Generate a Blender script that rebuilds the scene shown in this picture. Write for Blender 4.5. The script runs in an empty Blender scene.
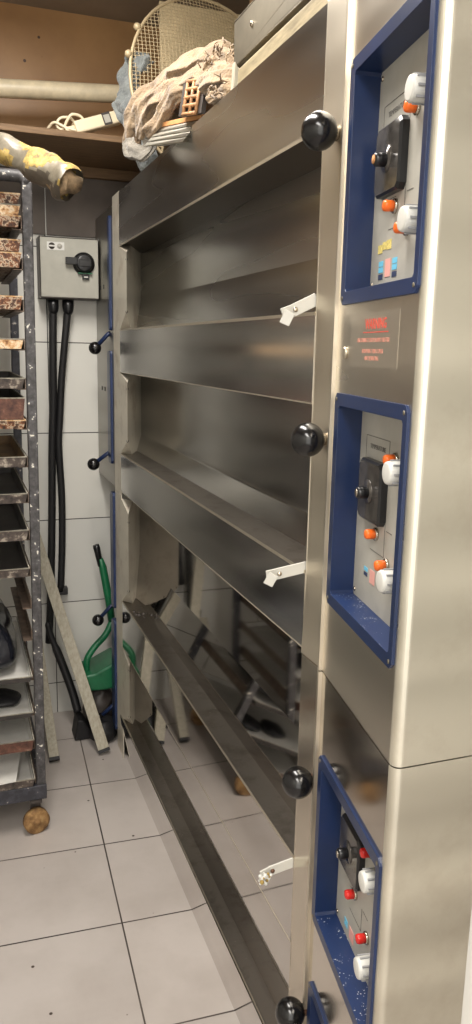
import bpy, bmesh, math, random
from mathutils import Vector, Matrix, noise
random.seed(7)
SC = bpy.context.scene
COL = SC.collection

# ------------------------------------------------------------------ camera
cam_data = bpy.data.cameras.new('camera')
cam_data.sensor_fit = 'VERTICAL'; cam_data.sensor_height = 36.0
cam_data.lens = 785.5 * 36 / 1024
cam_data.clip_start = .01
cam = bpy.data.objects.new('camera', cam_data); COL.objects.link(cam)
r_ = Vector((0.94187275, -0.33532816, 0.02075461)); u_ = Vector((0.04839633, 0.19654821, 0.97929903)); f_ = Vector((0.33246582, 0.92137062, -0.20135206))
cam.matrix_world = Matrix(((r_.x, u_.x, -f_.x, -.535), (r_.y, u_.y, -f_.y, 0), (r_.z, u_.z, -f_.z, 1.5), (0, 0, 0, 1)))
SC.camera = cam

# ------------------------------------------------------------------ light
world = bpy.data.worlds.new('world'); SC.world = world; world.use_nodes = True
world.node_tree.nodes['Background'].inputs[0].default_value = (.8, .85, 1, 1)
world.node_tree.nodes['Background'].inputs[1].default_value = .05
def area(name, loc, sx, sy, power, color, rot=(0, 0, 0)):
    d = bpy.data.lights.new(name, 'AREA'); d.shape = 'RECTANGLE'; d.size = sx; d.size_y = sy; d.energy = power; d.color = color
    o = bpy.data.objects.new(name, d); o.location = loc; o.rotation_euler = rot; COL.objects.link(o); return o
area('ceiling_tube_lamp', (-.35, 1.6, 2.62), .25, 1.2, 42, (1, .95, .885))
area('ceiling_tube_lamp', (-.9, -.55, 2.62), .4, 1.4, 52, (1, .96, .91))
area('rear_fill_light', (-.75, -1.27, 1.35), 1.7, 2.2, 27, (1, .975, .94), (math.radians(90), 0, 0))  # unseen fill added behind the camera to brighten the back wall and oven side
SC.view_settings.view_transform = 'Standard'; SC.view_settings.look = 'None'
SC.view_settings.gamma = 1; SC.view_settings.use_curve_mapping = False
SC.view_settings.exposure = 0.0

# ------------------------------------------------------------------ materials
def lin(c):
    return tuple((v / 255 / 12.92) if v / 255 <= .04045 else ((v / 255 + .055) / 1.055) ** 2.4 for v in c) + (1,)
def newmat(name):
    m = bpy.data.materials.new(name); m.use_nodes = True
    nt = m.node_tree; return m, nt, nt.nodes['Principled BSDF'], nt.links.new
def N(nt, t, **kw):
    n = nt.nodes.new(t)
    for k, v in kw.items(): setattr(n, k, v)
    return n
def coords(nt, scale, world_pos=True, rot=(0, 0, 0)):
    g = N(nt, 'ShaderNodeNewGeometry') if world_pos else N(nt, 'ShaderNodeTexCoord')
    mp = N(nt, 'ShaderNodeMapping'); mp.inputs['Scale'].default_value = scale; mp.inputs['Rotation'].default_value = rot
    nt.links.new(g.outputs['Position' if world_pos else 'Object'], mp.inputs[0]); return mp.outputs[0]
def noise_tex(nt, vec, scale, detail=4, rough=.6):
    n = N(nt, 'ShaderNodeTexNoise'); n.inputs['Scale'].default_value = scale; n.inputs['Detail'].default_value = detail; n.inputs['Roughness'].default_value = rough
    nt.links.new(vec, n.inputs['Vector']); return n.outputs['Fac']
def ramp(nt, fac, stops, interp='LINEAR'):
    r = N(nt, 'ShaderNodeValToRGB'); r.color_ramp.interpolation = interp
    e = r.color_ramp.elements
    while len(e) < len(stops): e.new(.5)
    for el, (p, c) in zip(e, stops): el.position = p; el.color = c if len(c) == 4 else lin(c)
    nt.links.new(fac, r.inputs[0]); return r.outputs[0]
def mixc(nt, fac, a, b):
    m = N(nt, 'ShaderNodeMix', data_type='RGBA')
    for s, v in ((m.inputs['Factor'], fac), (m.inputs['A'], a), (m.inputs['B'], b)):
        if hasattr(v, 'links'): nt.links.new(v, s)
        elif isinstance(v, (int, float)): s.default_value = v
        else: s.default_value = v if len(v) == 4 else lin(v)
    return m.outputs['Result']
def bump(nt, bsdf, h, strength, dist=.01):
    b = N(nt, 'ShaderNodeBump'); b.inputs['Strength'].default_value = strength; b.inputs['Distance'].default_value = dist
    nt.links.new(h, b.inputs['Height']); nt.links.new(b.outputs[0], bsdf.inputs['Normal'])
def plain(name, c, rough=.5, metal=0, spec=None, var=.0, vs=20):
    m, nt, b, L = newmat(name)
    b.inputs['Roughness'].default_value = rough; b.inputs['Metallic'].default_value = metal
    f = noise_tex(nt, coords(nt, (1, 1, 1)), vs)
    lo = tuple(v * (1 - var) for v in c); hi = tuple(min(255, v * (1 + var * .5)) for v in c)
    L(ramp(nt, f, [(.3, lo), (.7, hi)]), b.inputs['Base Color'])
    return m
def steel(name, base=(176, 170, 160), rough=(.12, .2), streak=(6, 2, 260), dirt=0, flour=0, bumps=.02, stain=0):
    m, nt, b, L = newmat(name)
    b.inputs['Metallic'].default_value = 1
    s = noise_tex(nt, coords(nt, streak), 1, 3)
    g = noise_tex(nt, coords(nt, (.6, .7, 7)), 1.6, 1, .4)
    col = ramp(nt, g, [(.3, tuple(v * .93 for v in base)), (.7, base)])
    if dirt:
        d = noise_tex(nt, coords(nt, (1, 1, 1)), 14, 7, .7)
        col = mixc(nt, ramp(nt, d, [(.5, (0, 0, 0, 1)), (.72, (dirt, dirt, dirt, 1))]), col, (78, 66, 52))
    if stain:
        d = noise_tex(nt, coords(nt, (1, 1, 1)), 9, 6, .65)
        col = mixc(nt, ramp(nt, d, [(.52, (0, 0, 0, 1)), (.66, (stain, stain, stain, 1))]), col, (128, 92, 52))
    rr = N(nt, 'ShaderNodeMapRange'); rr.inputs['To Min'].default_value = rough[0]; rr.inputs['To Max'].default_value = rough[1]
    rr.inputs['From Min'].default_value = .3; rr.inputs['From Max'].default_value = .7
    L(g, rr.inputs['Value']); L(rr.outputs[0], b.inputs['Roughness'])
    if flour:
        v = N(nt, 'ShaderNodeTexVoronoi'); v.inputs['Scale'].default_value = 75; L(coords(nt, (1, 1, 1)), v.inputs['Vector'])
        c2 = noise_tex(nt, coords(nt, (1, 1, 1)), 6, 3)
        a = ramp(nt, v.outputs['Distance'], [(.0, (1, 1, 1, 1)), (.14, (0, 0, 0, 1))])
        c = ramp(nt, c2, [(.62 - flour * .2, (0, 0, 0, 1)), (.7 - flour * .1, (1, 1, 1, 1))])
        mm = N(nt, 'ShaderNodeMath', operation='MULTIPLY'); L(a, mm.inputs[0]); L(c, mm.inputs[1])
        col = mixc(nt, mm.outputs[0], col, (225, 218, 205))
        inv = N(nt, 'ShaderNodeMath', operation='SUBTRACT'); inv.inputs[0].default_value = 1; L(mm.outputs[0], inv.inputs[1]); L(inv.outputs[0], b.inputs['Metallic'])
    L(col, b.inputs['Base Color'])
    if bumps: bump(nt, b, s, bumps, .002)
    return m
def speckle(name, stops, scale=60, rough=.6, stretch=(1, 1, 1), detail=5, bumpv=.2, metal=0):
    m, nt, b, L = newmat(name)
    f = noise_tex(nt, coords(nt, stretch), scale, detail, .65)
    L(ramp(nt, f, stops), b.inputs['Base Color']); b.inputs['Roughness'].default_value = rough; b.inputs['Metallic'].default_value = metal
    if bumpv: bump(nt, b, f, bumpv, .004)
    return m
def tiles(name, size, mortar, origin, rotz, swiz, c1, c2, grout, rough, speck=.0):
    m, nt, b, L = newmat(name)
    g = N(nt, 'ShaderNodeNewGeometry')
    v = N(nt, 'ShaderNodeVectorMath', operation='SUBTRACT'); v.inputs[1].default_value = origin; L(g.outputs['Position'], v.inputs[0])
    out = v.outputs[0]
    if rotz:
        ro = N(nt, 'ShaderNodeVectorRotate', rotation_type='Z_AXIS'); ro.inputs['Angle'].default_value = rotz; L(out, ro.inputs['Vector']); out = ro.outputs[0]
    sp = N(nt, 'ShaderNodeSeparateXYZ'); cb = N(nt, 'ShaderNodeCombineXYZ'); L(out, sp.inputs[0])
    for i, ax in enumerate(swiz): L(sp.outputs[ax], cb.inputs[i])
    br = N(nt, 'ShaderNodeTexBrick'); br.offset = 0; br.squash = 1
    for k, x in (('Scale', 1), ('Mortar Size', mortar), ('Mortar Smooth', .1), ('Bias', 0), ('Brick Width', size), ('Row Height', size)): br.inputs[k].default_value = x
    br.inputs['Color1'].default_value = lin(c1); br.inputs['Color2'].default_value = lin(c2); br.inputs['Mortar'].default_value = lin(grout)
    L(cb.outputs[0], br.inputs['Vector'])
    col = br.outputs['Color']
    if speck:
        pos = coords(nt, (1, 1, 1))
        d = noise_tex(nt, pos, 2.5, 6, .6)
        col = mixc(nt, ramp(nt, d, [(.4, (0, 0, 0, 1)), (.75, (speck, speck, speck, 1))]), col, (140, 130, 122))
        vo = N(nt, 'ShaderNodeTexVoronoi'); vo.inputs['Scale'].default_value = 13; L(pos, vo.inputs['Vector'])
        col = mixc(nt, ramp(nt, vo.outputs['Distance'], [(.045, (1, 1, 1, 1)), (.06, (0, 0, 0, 1))]), col, (58, 46, 38))
    L(col, b.inputs['Base Color']); b.inputs['Roughness'].default_value = rough
    h = N(nt, 'ShaderNodeMath', operation='SUBTRACT'); h.inputs[0].default_value = 1; L(br.outputs['Fac'], h.inputs[1]); bump(nt, b, h.outputs[0], .5, .002)
    return m

M = {}
M['floor'] = tiles('floor_tile', .3525, .0022, (-.178, 1.815, 0), .0452, ('X', 'Y', 'Z'), (183, 175, 169), (175, 168, 163), (40, 33, 30), .32, .55)
M['tile_back'] = tiles('wall_tile_back', .346, .0018, (-.185, 0, 1.17), 0, ('X', 'Z', 'Y'), (210, 208, 200), (203, 202, 196), (52, 48, 46), .22)
M['tile_side'] = tiles('wall_tile_side', .346, .0018, (0, 3.12, 1.17), 0, ('Y', 'Z', 'X'), (210, 208, 200), (203, 202, 196), (52, 48, 46), .22)
M['ceiling'] = plain('ceiling_paint', (150, 136, 118), .8, var=.15, vs=2)
M['side_paint'] = plain('side_paint', (225, 222, 215), .5)
def board():
    m, nt, b, L = newmat('tan_board')
    p = coords(nt, (1, 1, 1))
    c = ramp(nt, noise_tex(nt, p, 3, 5), [(.3, (150, 112, 72)), (.7, (178, 138, 92))])
    vo = N(nt, 'ShaderNodeTexVoronoi'); vo.inputs['Scale'].default_value = 11; L(p, vo.inputs['Vector'])
    c = mixc(nt, ramp(nt, vo.outputs['Distance'], [(.05, (1, 1, 1, 1)), (.065, (0, 0, 0, 1))]), c, (60, 36, 22))
    L(c, b.inputs['Base Color']); b.inputs['Roughness'].default_value = .42; return m
M['board'] = board()
M['dark_board'] = plain('dark_board', (92, 82, 74), .6, var=.2, vs=5)
M['wood'] = speckle('wood', [(.3, (92, 68, 44)), (.7, (130, 102, 70))], 10, .65, (1, 12, 12), bumpv=.1)
M['wood_pale'] = speckle('pale_wood', [(.3, (136, 129, 112)), (.7, (170, 164, 147))], 8, .6, (14, 14, 2), bumpv=.08)
M['timber'] = speckle('old_timber', [(.3, (104, 92, 66)), (.7, (150, 136, 104))], 8, .7, (14, 2, 14), bumpv=.1)
M['channel'] = plain('galvanised_channel', (128, 121, 106), .42, .7, var=.15, vs=8)
M['pipe'] = plain('pipe_paint', (214, 200, 170), .4, var=.1)
M['steel_top'] = steel('steel_brushed_upper', (200, 199, 195), (.20, .32), (3, 1, 90), bumps=0)
M['steel_up'] = steel('steel_door_upper', (206, 204, 200), (.15, .25), (3, 1, 90), bumps=0)
M['stile_low'] = steel('steel_stile_lower', (222, 213, 197), (.16, .24), (2, 2, 80), bumps=.03)
M['lip'] = steel('steel_lip_painted_shade', (96, 88, 80), (.3, .45), dirt=.4)  # dark base and dirt paint in the shade under the top lip
M['steel_low'] = steel('steel_mirror_lower', (212, 208, 204), (.035, .07), bumps=0)
M['steel_far'] = steel('steel_far_cover', (138, 134, 126), (.3, .4))
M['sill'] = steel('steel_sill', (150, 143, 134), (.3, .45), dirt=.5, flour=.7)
M['cover'] = steel('steel_cover', (222, 214, 200), (.26, .36), (2, 2, 60), bumps=.03)
M['cover_low'] = steel('steel_cover_lower', (216, 208, 196), (.08, .16), (2, 2, 60), bumps=.01)
M['side'] = steel('steel_side', (226, 221, 206), (.44, .54), (2, 2, 60), bumps=.03, stain=.10)
M['stile'] = steel('steel_stile', (214, 205, 188), (.38, .46), (2, 2, 80), bumps=.03)
M['jamb'] = steel('steel_far_stile', (226, 219, 203), (.4, .55), (2, 2, 80), bumps=.03, stain=.3)
M['jamb'].node_tree.nodes['Principled BSDF'].inputs['Metallic'].default_value = .45
M['blue'] = plain('blue_enamel', (25, 42, 78), .34, var=.12, vs=8)
def blue_flour():
    m, nt, b, L = newmat('blue_enamel_floury')
    p = coords(nt, (1, 1, 1))
    vo = N(nt, 'ShaderNodeTexVoronoi'); vo.inputs['Scale'].default_value = 240; L(p, vo.inputs['Vector'])
    a = ramp(nt, vo.outputs['Distance'], [(.16, (1, 1, 1, 1)), (.24, (0, 0, 0, 1))]); k = ramp(nt, noise_tex(nt, p, 26, 3), [(.5, (0, 0, 0, 1)), (.6, (1, 1, 1, 1))])
    mm = N(nt, 'ShaderNodeMath', operation='MULTIPLY'); L(a, mm.inputs[0]); L(k, mm.inputs[1])
    L(mixc(nt, mm.outputs[0], (27, 46, 86), (205, 208, 214)), b.inputs['Base Color']); b.inputs['Roughness'].default_value = .4; return m
M['blue_flour'] = blue_flour()
M['plate'] = plain('grey_plate', (172, 169, 160), .42, var=.05)
M['ink'] = plain('ink', (104, 102, 98), .6)
M['red_ink'] = plain('red_ink', (206, 74, 58), .6)
M['red_faint'] = plain('faded_red_ink', (196, 132, 116), .6)
M['sticker'] = plain('clear_sticker', (212, 204, 190), .34, .95)
M['white'] = plain('white_plastic', (208, 207, 201), .35)
M['knob_line'] = plain('knob_groove', (150, 150, 150), .5)
M['black'] = plain('black_plastic', (22, 22, 24), .3)
M['ball'] = plain('black_bakelite', (17, 16, 17), .2)
M['black_matt'] = plain('black_rubber', (17, 16, 18), .6)
M['orange'] = plain('orange_lens', (236, 108, 36), .3)
M['red'] = plain('red_lens', (205, 40, 34), .25)
M['dial'] = plain('smoked_dial', (92, 88, 84), .12, .5, var=.35, vs=50)
M['chrome'] = plain('chrome', (190, 180, 165), .2, 1)
M['rusty_nut'] = plain('rusty_nut', (110, 82, 66), .5, .6, var=.4, vs=200)
M['yellow'] = plain('yellow_label', (220, 202, 120), .5, var=.2, vs=300)
M['cyan'] = plain('cyan_label', (110, 190, 222), .5)
M['navy'] = plain('navy_label', (52, 62, 92), .5)
M['pink'] = plain('pink_label', (226, 166, 156), .5)
M['box_grey'] = plain('grey_enclosure', (168, 166, 155), .38, var=.04)
M['dark_side'] = plain('dark_metal', (58, 52, 48), .5)
M['green'] = plain('green_plastic', (18, 96, 60), .4, var=.15)
M['bag'] = plain('black_bag', (20, 22, 30), .22)
M['paper'] = plain('white_paper', (206, 204, 198), .8, var=.05)
M['rust'] = speckle('rusted_tray', [(.32, (30, 22, 18)), (.43, (84, 50, 32)), (.50, (128, 80, 48)), (.54, (196, 180, 156)), (.58, (84, 56, 40)), (.74, (34, 26, 22))], 55, .6, detail=6)
M['rust_light'] = speckle('rusted_tray_pale', [(.34, (110, 66, 36)), (.46, (206, 160, 110)), (.56, (232, 214, 184)), (.68, (150, 86, 46))], 55, .55, detail=6)
M['tray_dark'] = speckle('dark_tray', [(.34, (46, 40, 38)), (.55, (84, 74, 68)), (.68, (170, 160, 146)), (.8, (70, 60, 54))], 45, .55, detail=6)
M['tray_brown'] = speckle('brown_tray', [(.34, (58, 34, 28)), (.6, (104, 68, 54)), (.78, (150, 128, 110))], 45, .6)
M['tray_in'] = plain('blackened_tray_inside', (58, 54, 52), .5, var=.3, vs=12)
M['tray_in_brown'] = plain('browned_tray_inside', (120, 92, 54), .5, var=.45, vs=12)
M['rim'] = plain('worn_tray_rim', (178, 172, 158), .4, .3, var=.25, vs=60)
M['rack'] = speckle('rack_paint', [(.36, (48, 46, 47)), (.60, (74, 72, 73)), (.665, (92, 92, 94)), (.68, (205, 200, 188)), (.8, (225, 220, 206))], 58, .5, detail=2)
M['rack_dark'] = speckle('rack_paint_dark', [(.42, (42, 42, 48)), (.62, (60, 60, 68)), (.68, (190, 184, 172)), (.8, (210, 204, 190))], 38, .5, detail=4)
M['runner'] = plain('runner_metal', (112, 96, 84), .5, .5, var=.3, vs=30)
M['wheel'] = speckle('worn_wheel', [(.3, (82, 58, 32)), (.5, (134, 100, 60)), (.7, (168, 138, 92))], 40, .8)
M['tape'] = speckle('grey_tape', [(.3, (92, 86, 74)), (.7, (130, 122, 106))], 30, .4, bumpv=.3)
M['tape_shade'] = plain('shaded_tape', (78, 70, 60), .5, var=.2, vs=30)  # darker tape colour that paints shade onto the tube's lower faces
M['foam'] = speckle('yellow_foam', [(.36, (92, 76, 52)), (.48, (150, 126, 66)), (.6, (172, 148, 88)), (.7, (112, 98, 74))], 50, .8, bumpv=.4)
M['pink_foam'] = plain('foam_core', (140, 118, 90), .9, var=.3, vs=60)
def cloth(name, a, c, sc=260):
    m, nt, b, L = newmat(name); p = coords(nt, (1, 1, 1)); f = noise_tex(nt, p, 150, 2); g = noise_tex(nt, p, 16, 4)
    mx = N(nt, 'ShaderNodeMath', operation='ADD'); L(f, mx.inputs[0]); L(g, mx.inputs[1])
    L(ramp(nt, mx.outputs[0], [(.42, a), (.58, c)]), b.inputs['Base Color']) if False else L(ramp(nt, g, [(.35, a), (.65, c)]), b.inputs['Base Color'])
    b.inputs['Roughness'].default_value = .95; b.inputs['Sheen Weight'].default_value = .25; bump(nt, b, f, .8, .005); return m
M['towel'] = cloth('beige_towel', (112, 92, 70), (146, 125, 98))
M['towel_grey'] = cloth('grey_cloth', (86, 82, 74), (118, 112, 102))
M['rag'] = cloth('blue_grey_rag', (78, 82, 84), (112, 116, 114))
M['cardboard'] = plain('cardboard', (196, 140, 88), .8, var=.1)
M['foil'] = steel('striped_aluminium', (206, 202, 190), (.3, .4), (300, 20, 300), bumps=.3)
M['slot'] = plain('brown_slotted_wood', (164, 118, 76), .6, var=.3, vs=60)
M['wire'] = plain('beige_wire', (172, 154, 122), .5, .2)
M['cream'] = plain('cream_board', (196, 178, 142), .7, var=.1)
M['cable'] = plain('white_cable', (222, 208, 178), .4)

# ------------------------------------------------------------------ mesh helpers
class MB:
    def __init__(s): s.bm = bmesh.new(); s.mats = []; s.X = Matrix.Identity(4)
    def mi(s, m):
        m = M[m] if isinstance(m, str) else m
        if m not in s.mats: s.mats.append(m)
        return s.mats.index(m)
    def faces(s, pts, fs, m, smooth=False):
        i = s.mi(m); vs = [s.bm.verts.new(s.X @ Vector(p)) for p in pts]
        for f in fs:
            try: fc = s.bm.faces.new([vs[k] for k in f]); fc.material_index = i; fc.smooth = smooth
            except ValueError: pass
        return s
    def box(s, x0, x1, y0, y1, z0, z1, m, T=None):
        p = [(x, y, z) for x in (x0, x1) for y in (y0, y1) for z in (z0, z1)]
        if T is not None: p = [T @ Vector(q) for q in p]
        return s.faces(p, [(0, 1, 3, 2), (4, 6, 7, 5), (0, 4, 5, 1), (2, 3, 7, 6), (0, 2, 6, 4), (1, 5, 7, 3)], m)
    def prism(s, poly, a, b, axis, m, caps=True):
        # poly: 2D points; extruded from a to b along axis ('y': poly is (x,z); 'x': (y,z); 'z': (x,y))
        mk = {'y': lambda q, t: (q[0], t, q[1]), 'x': lambda q, t: (t, q[0], q[1]), 'z': lambda q, t: (q[0], q[1], t)}[axis]
        n = len(poly); p = [mk(q, a) for q in poly] + [mk(q, b) for q in poly]
        fs = [(i, (i + 1) % n, n + (i + 1) % n, n + i) for i in range(n)]
        if caps: fs += [tuple(range(n)), tuple(range(2 * n - 1, n - 1, -1))]
        return s.faces(p, fs, m)
    def tube(s, path, r, m, n=12, closed=False, caps=True, flat=None):
        P = [Vector(p) for p in path]; k = len(P); rr = r if isinstance(r, (list, tuple)) else [r] * k
        ref = Vector((0, 0, 1)); pts = []; prev = None
        for i in range(k):
            if closed: t = P[(i + 1) % k] - P[i - 1]
            else: t = P[min(i + 1, k - 1)] - P[max(i - 1, 0)]
            t.normalize()
            if prev is None:
                a = t.cross(ref if abs(t.z) < .9 else Vector((1, 0, 0))).normalized()
            else: a = (prev - t * prev.dot(t)).normalized()
            prev = a; b = t.cross(a)
            for j in range(n):
                th = 2 * math.pi * j / n
                pts.append(P[i] + (a * math.cos(th) + b * math.sin(th) * (flat or 1)) * rr[i])
        fs = []
        for i in range(k if closed else k - 1):
            for j in range(n):
                i2 = (i + 1) % k; fs.append((i * n + j, i * n + (j + 1) % n, i2 * n + (j + 1) % n, i2 * n + j))
        if caps and not closed: fs += [tuple(range(n - 1, -1, -1)), tuple((k - 1) * n + j for j in range(n))]
        return s.faces(pts, fs, m, True)
    def lathe(s, prof, c, ax, m, n=24):
        # prof: (radius, height along ax) from c
        ax = Vector(ax).normalized(); a = ax.orthogonal().normalized(); b = ax.cross(a); c = Vector(c); pts = []
        for (r, h) in prof:
            for j in range(n):
                th = 2 * math.pi * j / n; pts.append(c + ax * h + (a * math.cos(th) + b * math.sin(th)) * r)
        k = len(prof); fs = [(i * n + j, i * n + (j + 1) % n, (i + 1) * n + (j + 1) % n, (i + 1) * n + j) for i in range(k - 1) for j in range(n)]
        fs += [tuple(range(n - 1, -1, -1)), tuple((k - 1) * n + j for j in range(n))]
        return s.faces(pts, fs, m, True)
    def sphere(s, c, r, m, n=24):
        prof = [(max(1e-4, r * math.sin(math.pi * i / 14)), -r * math.cos(math.pi * i / 14)) for i in range(15)]
        return s.lathe(prof, c, (0, 0, 1), m, n)
    def text(s, txt, size, T, m, sx=1, bold=0):
        cu = bpy.data.curves.new('t', 'FONT'); cu.body = txt; cu.size = size; cu.align_x = 'CENTER'; cu.align_y = 'CENTER'; cu.extrude = .0002; cu.offset = bold; cu.resolution_u = 2
        o = bpy.data.objects.new('t', cu); COL.objects.link(o)
        dg = bpy.context.evaluated_depsgraph_get(); me = bpy.data.meshes.new_from_object(o.evaluated_get(dg))
        pts = [T @ Vector((v.co.x * sx, v.co.y, v.co.z)) for v in me.vertices]
        s.faces(pts, [tuple(p.vertices) for p in me.polygons], m)
        bpy.data.objects.remove(o); bpy.data.curves.remove(cu); bpy.data.meshes.remove(me); return s
WL = {}
def wl(o): return WL.get(o.name, Vector((0, 0, 0)))
def build(mb, name, parent=None, bevel=0, seg=2, subsurf=0, normals=True, keep=False):
    bm = mb.bm
    bmesh.ops.remove_doubles(bm, verts=bm.verts, dist=1e-6)
    if normals: bmesh.ops.recalc_face_normals(bm, faces=bm.faces)
    lo = Vector([min(v.co[i] for v in bm.verts) for i in range(3)]); hi = Vector([max(v.co[i] for v in bm.verts) for i in range(3)])
    c = (lo + hi) / 2; c.z = lo.z
    for v in bm.verts: v.co -= c
    me = bpy.data.meshes.new(name); bm.to_mesh(me); bm.free()
    for m in mb.mats: me.materials.append(m)
    o = bpy.data.objects.new(name, me); COL.objects.link(o); WL[o.name] = c
    o.location = c - (wl(parent) if parent else Vector((0, 0, 0)))
    if parent: o.parent = parent
    if bevel:
        b = o.modifiers.new('bevel', 'BEVEL'); b.width = bevel; b.segments = seg; b.limit_method = 'ANGLE'; b.angle_limit = math.radians(35)
        b.harden_normals = False
    if subsurf:
        b = o.modifiers.new('sub', 'SUBSURF'); b.levels = subsurf; b.render_levels = subsurf
    return o
def thing(name, loc, label, cat, group=None):
    o = bpy.data.objects.new(name, None); o.empty_display_size = .05; COL.objects.link(o); o.location = loc; WL[o.name] = Vector(loc)
    return tag(o, label, cat, group)
def tag(o, label, cat, group=None, kind=None):
    o['label'] = label; o['category'] = cat
    if group: o['group'] = group
    if kind: o['kind'] = kind
    return o
def struct(mb, name, label=None, bevel=0):
    o = build(mb, name, None, bevel); o['kind'] = 'structure'
    if label: o['label'] = label
    return o
def lumpy(o_mb, amp, sc, seed=0):
    for v in o_mb.bm.verts:
        q = v.co * sc + Vector((seed, seed * 2, 0)); v.co += noise.noise_vector(q) * amp
    return o_mb
def jit(pts, n):
    # smooth (Catmull-Rom) resample of a path
    P = [Vector(p) for p in pts]; P = [P[0] * 2 - P[1]] + P + [P[-1] * 2 - P[-2]]; out = []
    segs = len(P) - 3
    for i in range(segs):
        a, b, c, d = P[i:i + 4]
        for k in range(n):
            t = k / n; out.append(.5 * ((2 * b) + (c - a) * t + (2 * a - 5 * b + 4 * c - d) * t * t + (3 * b - a - 3 * c + d) * t ** 3))
    out.append(P[-2].copy()); return out

# ------------------------------------------------------------------ room
XL, XR, YF, YB, ZC = -1.75, 1.35, -1.3, 3.12, 2.66
struct(MB().box(XL - .1, XR + .1, YF - .1, YB + .1, -.1, 0, 'floor'), 'floor', 'square pale grey floor tiles with dark grout lines')
struct(MB().box(XL - .1, XR + .1, YF - .1, YB + .1, ZC, ZC + .1, 'ceiling'), 'ceiling', 'dim brownish ceiling')
struct(MB().box(XL - .1, XR + .1, YB, YB + .1, 0, ZC, 'tile_back'), 'wall_back', 'white tiled wall behind the rack and switch box')
struct(MB().box(XL - .1, XL, YF - .1, YB, 0, ZC, 'tile_side'), 'wall_left', 'white tiled wall left of the aisle')
struct(MB().box(XR, XR + .1, YF - .1, YB, 0, ZC, 'tile_side'), 'wall_right', 'tiled wall behind the ovens')
struct(MB().box(XL, XR, YF - .1, YF, 0, ZC, 'tile_back'), 'wall_front', 'white tiled wall facing the oven end')
mb = MB(); mb.box(XL, -.183, YB - .008, YB, 1.905, 2.13, 'dark_board'); mb.box(-.179, XR, YB - .008, YB, 1.905, 2.13, 'dark_board')
struct(mb, 'trim_1', 'dark wall boards between the switch box and the wooden shelf', .001)
struct(MB().box(XL, XR, YB - .01, YB, 2.18, ZC, 'board'), 'trim_2', 'tan board panelling on the wall above the shelf')

# ------------------------------------------------------------------ deck ovens
YN, YFa = 1.14, 2.66           # near / far end of the doors
S = 0.163067
th = math.atan2(-math.cos(S), -math.sin(S))
PAN = Matrix.Translation((0, 1.062, 0)) @ Matrix.Rotation(th, 4, 'Z')   # local x = width, y = inward, z = up
oven_hi = thing('deck_oven', (.5, 1.9, 1.007), 'upper stainless steel two-deck oven with warning sticker, stacked on the lower oven', 'oven')
oven_lo = thing('deck_oven', (.5, 1.9, 0), 'lower mirror-bright two-deck oven standing on the tiled floor', 'oven')

def door(ov, zt, zf, zb, mat, xb=.067, xf=.105):
    t = .004
    front = [(xf, zt + .008), (xf, zf), (xb + .001, zb), (xb, zb - .008)]
    back = [(x + t, z) for x, z in reversed(front)]
    o = build(MB().prism(front + back, YN - .02, 2.56 + 2.5 * xf, 'y', mat), 'oven_door', ov, .0025, 2)
    return o
def jamb(ov, zt, zb, xf=.105):
    # far cheek of an opening: plate splayed from the stile front back to the door
    Y0 = 2.547; a = .07 if zt - zb > .3 else .058; Q = lambda x, z: (x, Y0 + 2.5 * x, z); c = min(.03, xf * .6)
    at = .03; pts = [(0, Y0, zt - at), (0, Y0, zb + a), Q(c, zb - .001), Q(xf + .001, zb - .001), Q(xf + .001, zt + .001), Q(c, zt + .001),
           (0, YFa + .005, zb - .001), (0, YFa + .005, zt + .001)]
    mb = MB().faces(pts, [(0, 1, 2, 3, 4, 5), (1, 6, 2), (0, 5, 7), (1, 6, 7, 0)], 'jamb')
    for z in (zt - a + .008, zb + a - .004):
        mb.lathe([(.005, 0), (.005, .003), (.002, .004)], (.004, Y0 + .014, z), (-.93, -.37, 0), 'black', 8)
        mb.lathe([(.004, 0), (.004, .003), (.001, .004)], (.013, Y0 + .040, z - .002), (-.93, -.37, 0), 'black', 8)
    build(mb, 'door_jamb', ov)
def rail(ov, zt, zb, mat, sillmat='sill', name='rail'):
    # front panel of a deck
    build(MB().box(.0, .002, YN, YFa, zb, zt, mat).box(.002, .02, YN, YFa, zb, zb + .002, mat).box(-.0006, .0005, YN, YFa, zb - .001, zb + .001, 'stile'), name, ov)
def sill(ov, z, dp=.07, m='sill'):
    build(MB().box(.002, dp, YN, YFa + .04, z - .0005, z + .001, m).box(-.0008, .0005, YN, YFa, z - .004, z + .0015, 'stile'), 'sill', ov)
def handle(ov, c, nutm='chrome'):
    x, y, z = c
    mb = MB().lathe([(.004, 0), (.004, .03)], (0.0, y, z), (-1, 0, 0), 'chrome', 12)
    mb.lathe([(.0105, 0), (.0105, .012)], (0, y, z), (-1, 0, 0), nutm, 6)
    mb.lathe([(.007, .0), (.006, .018)], (0, y, z), (-1, 0, 0), nutm, 12)
    o = build(mb, 'handle_stem', ov)
    b = MB().sphere((x, y, z), .0262, 'ball'); b2 = build(b, 'ball_knob', o)
M['catch_white'] = plain('catch_enamel', (196, 194, 186), .4)
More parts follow.
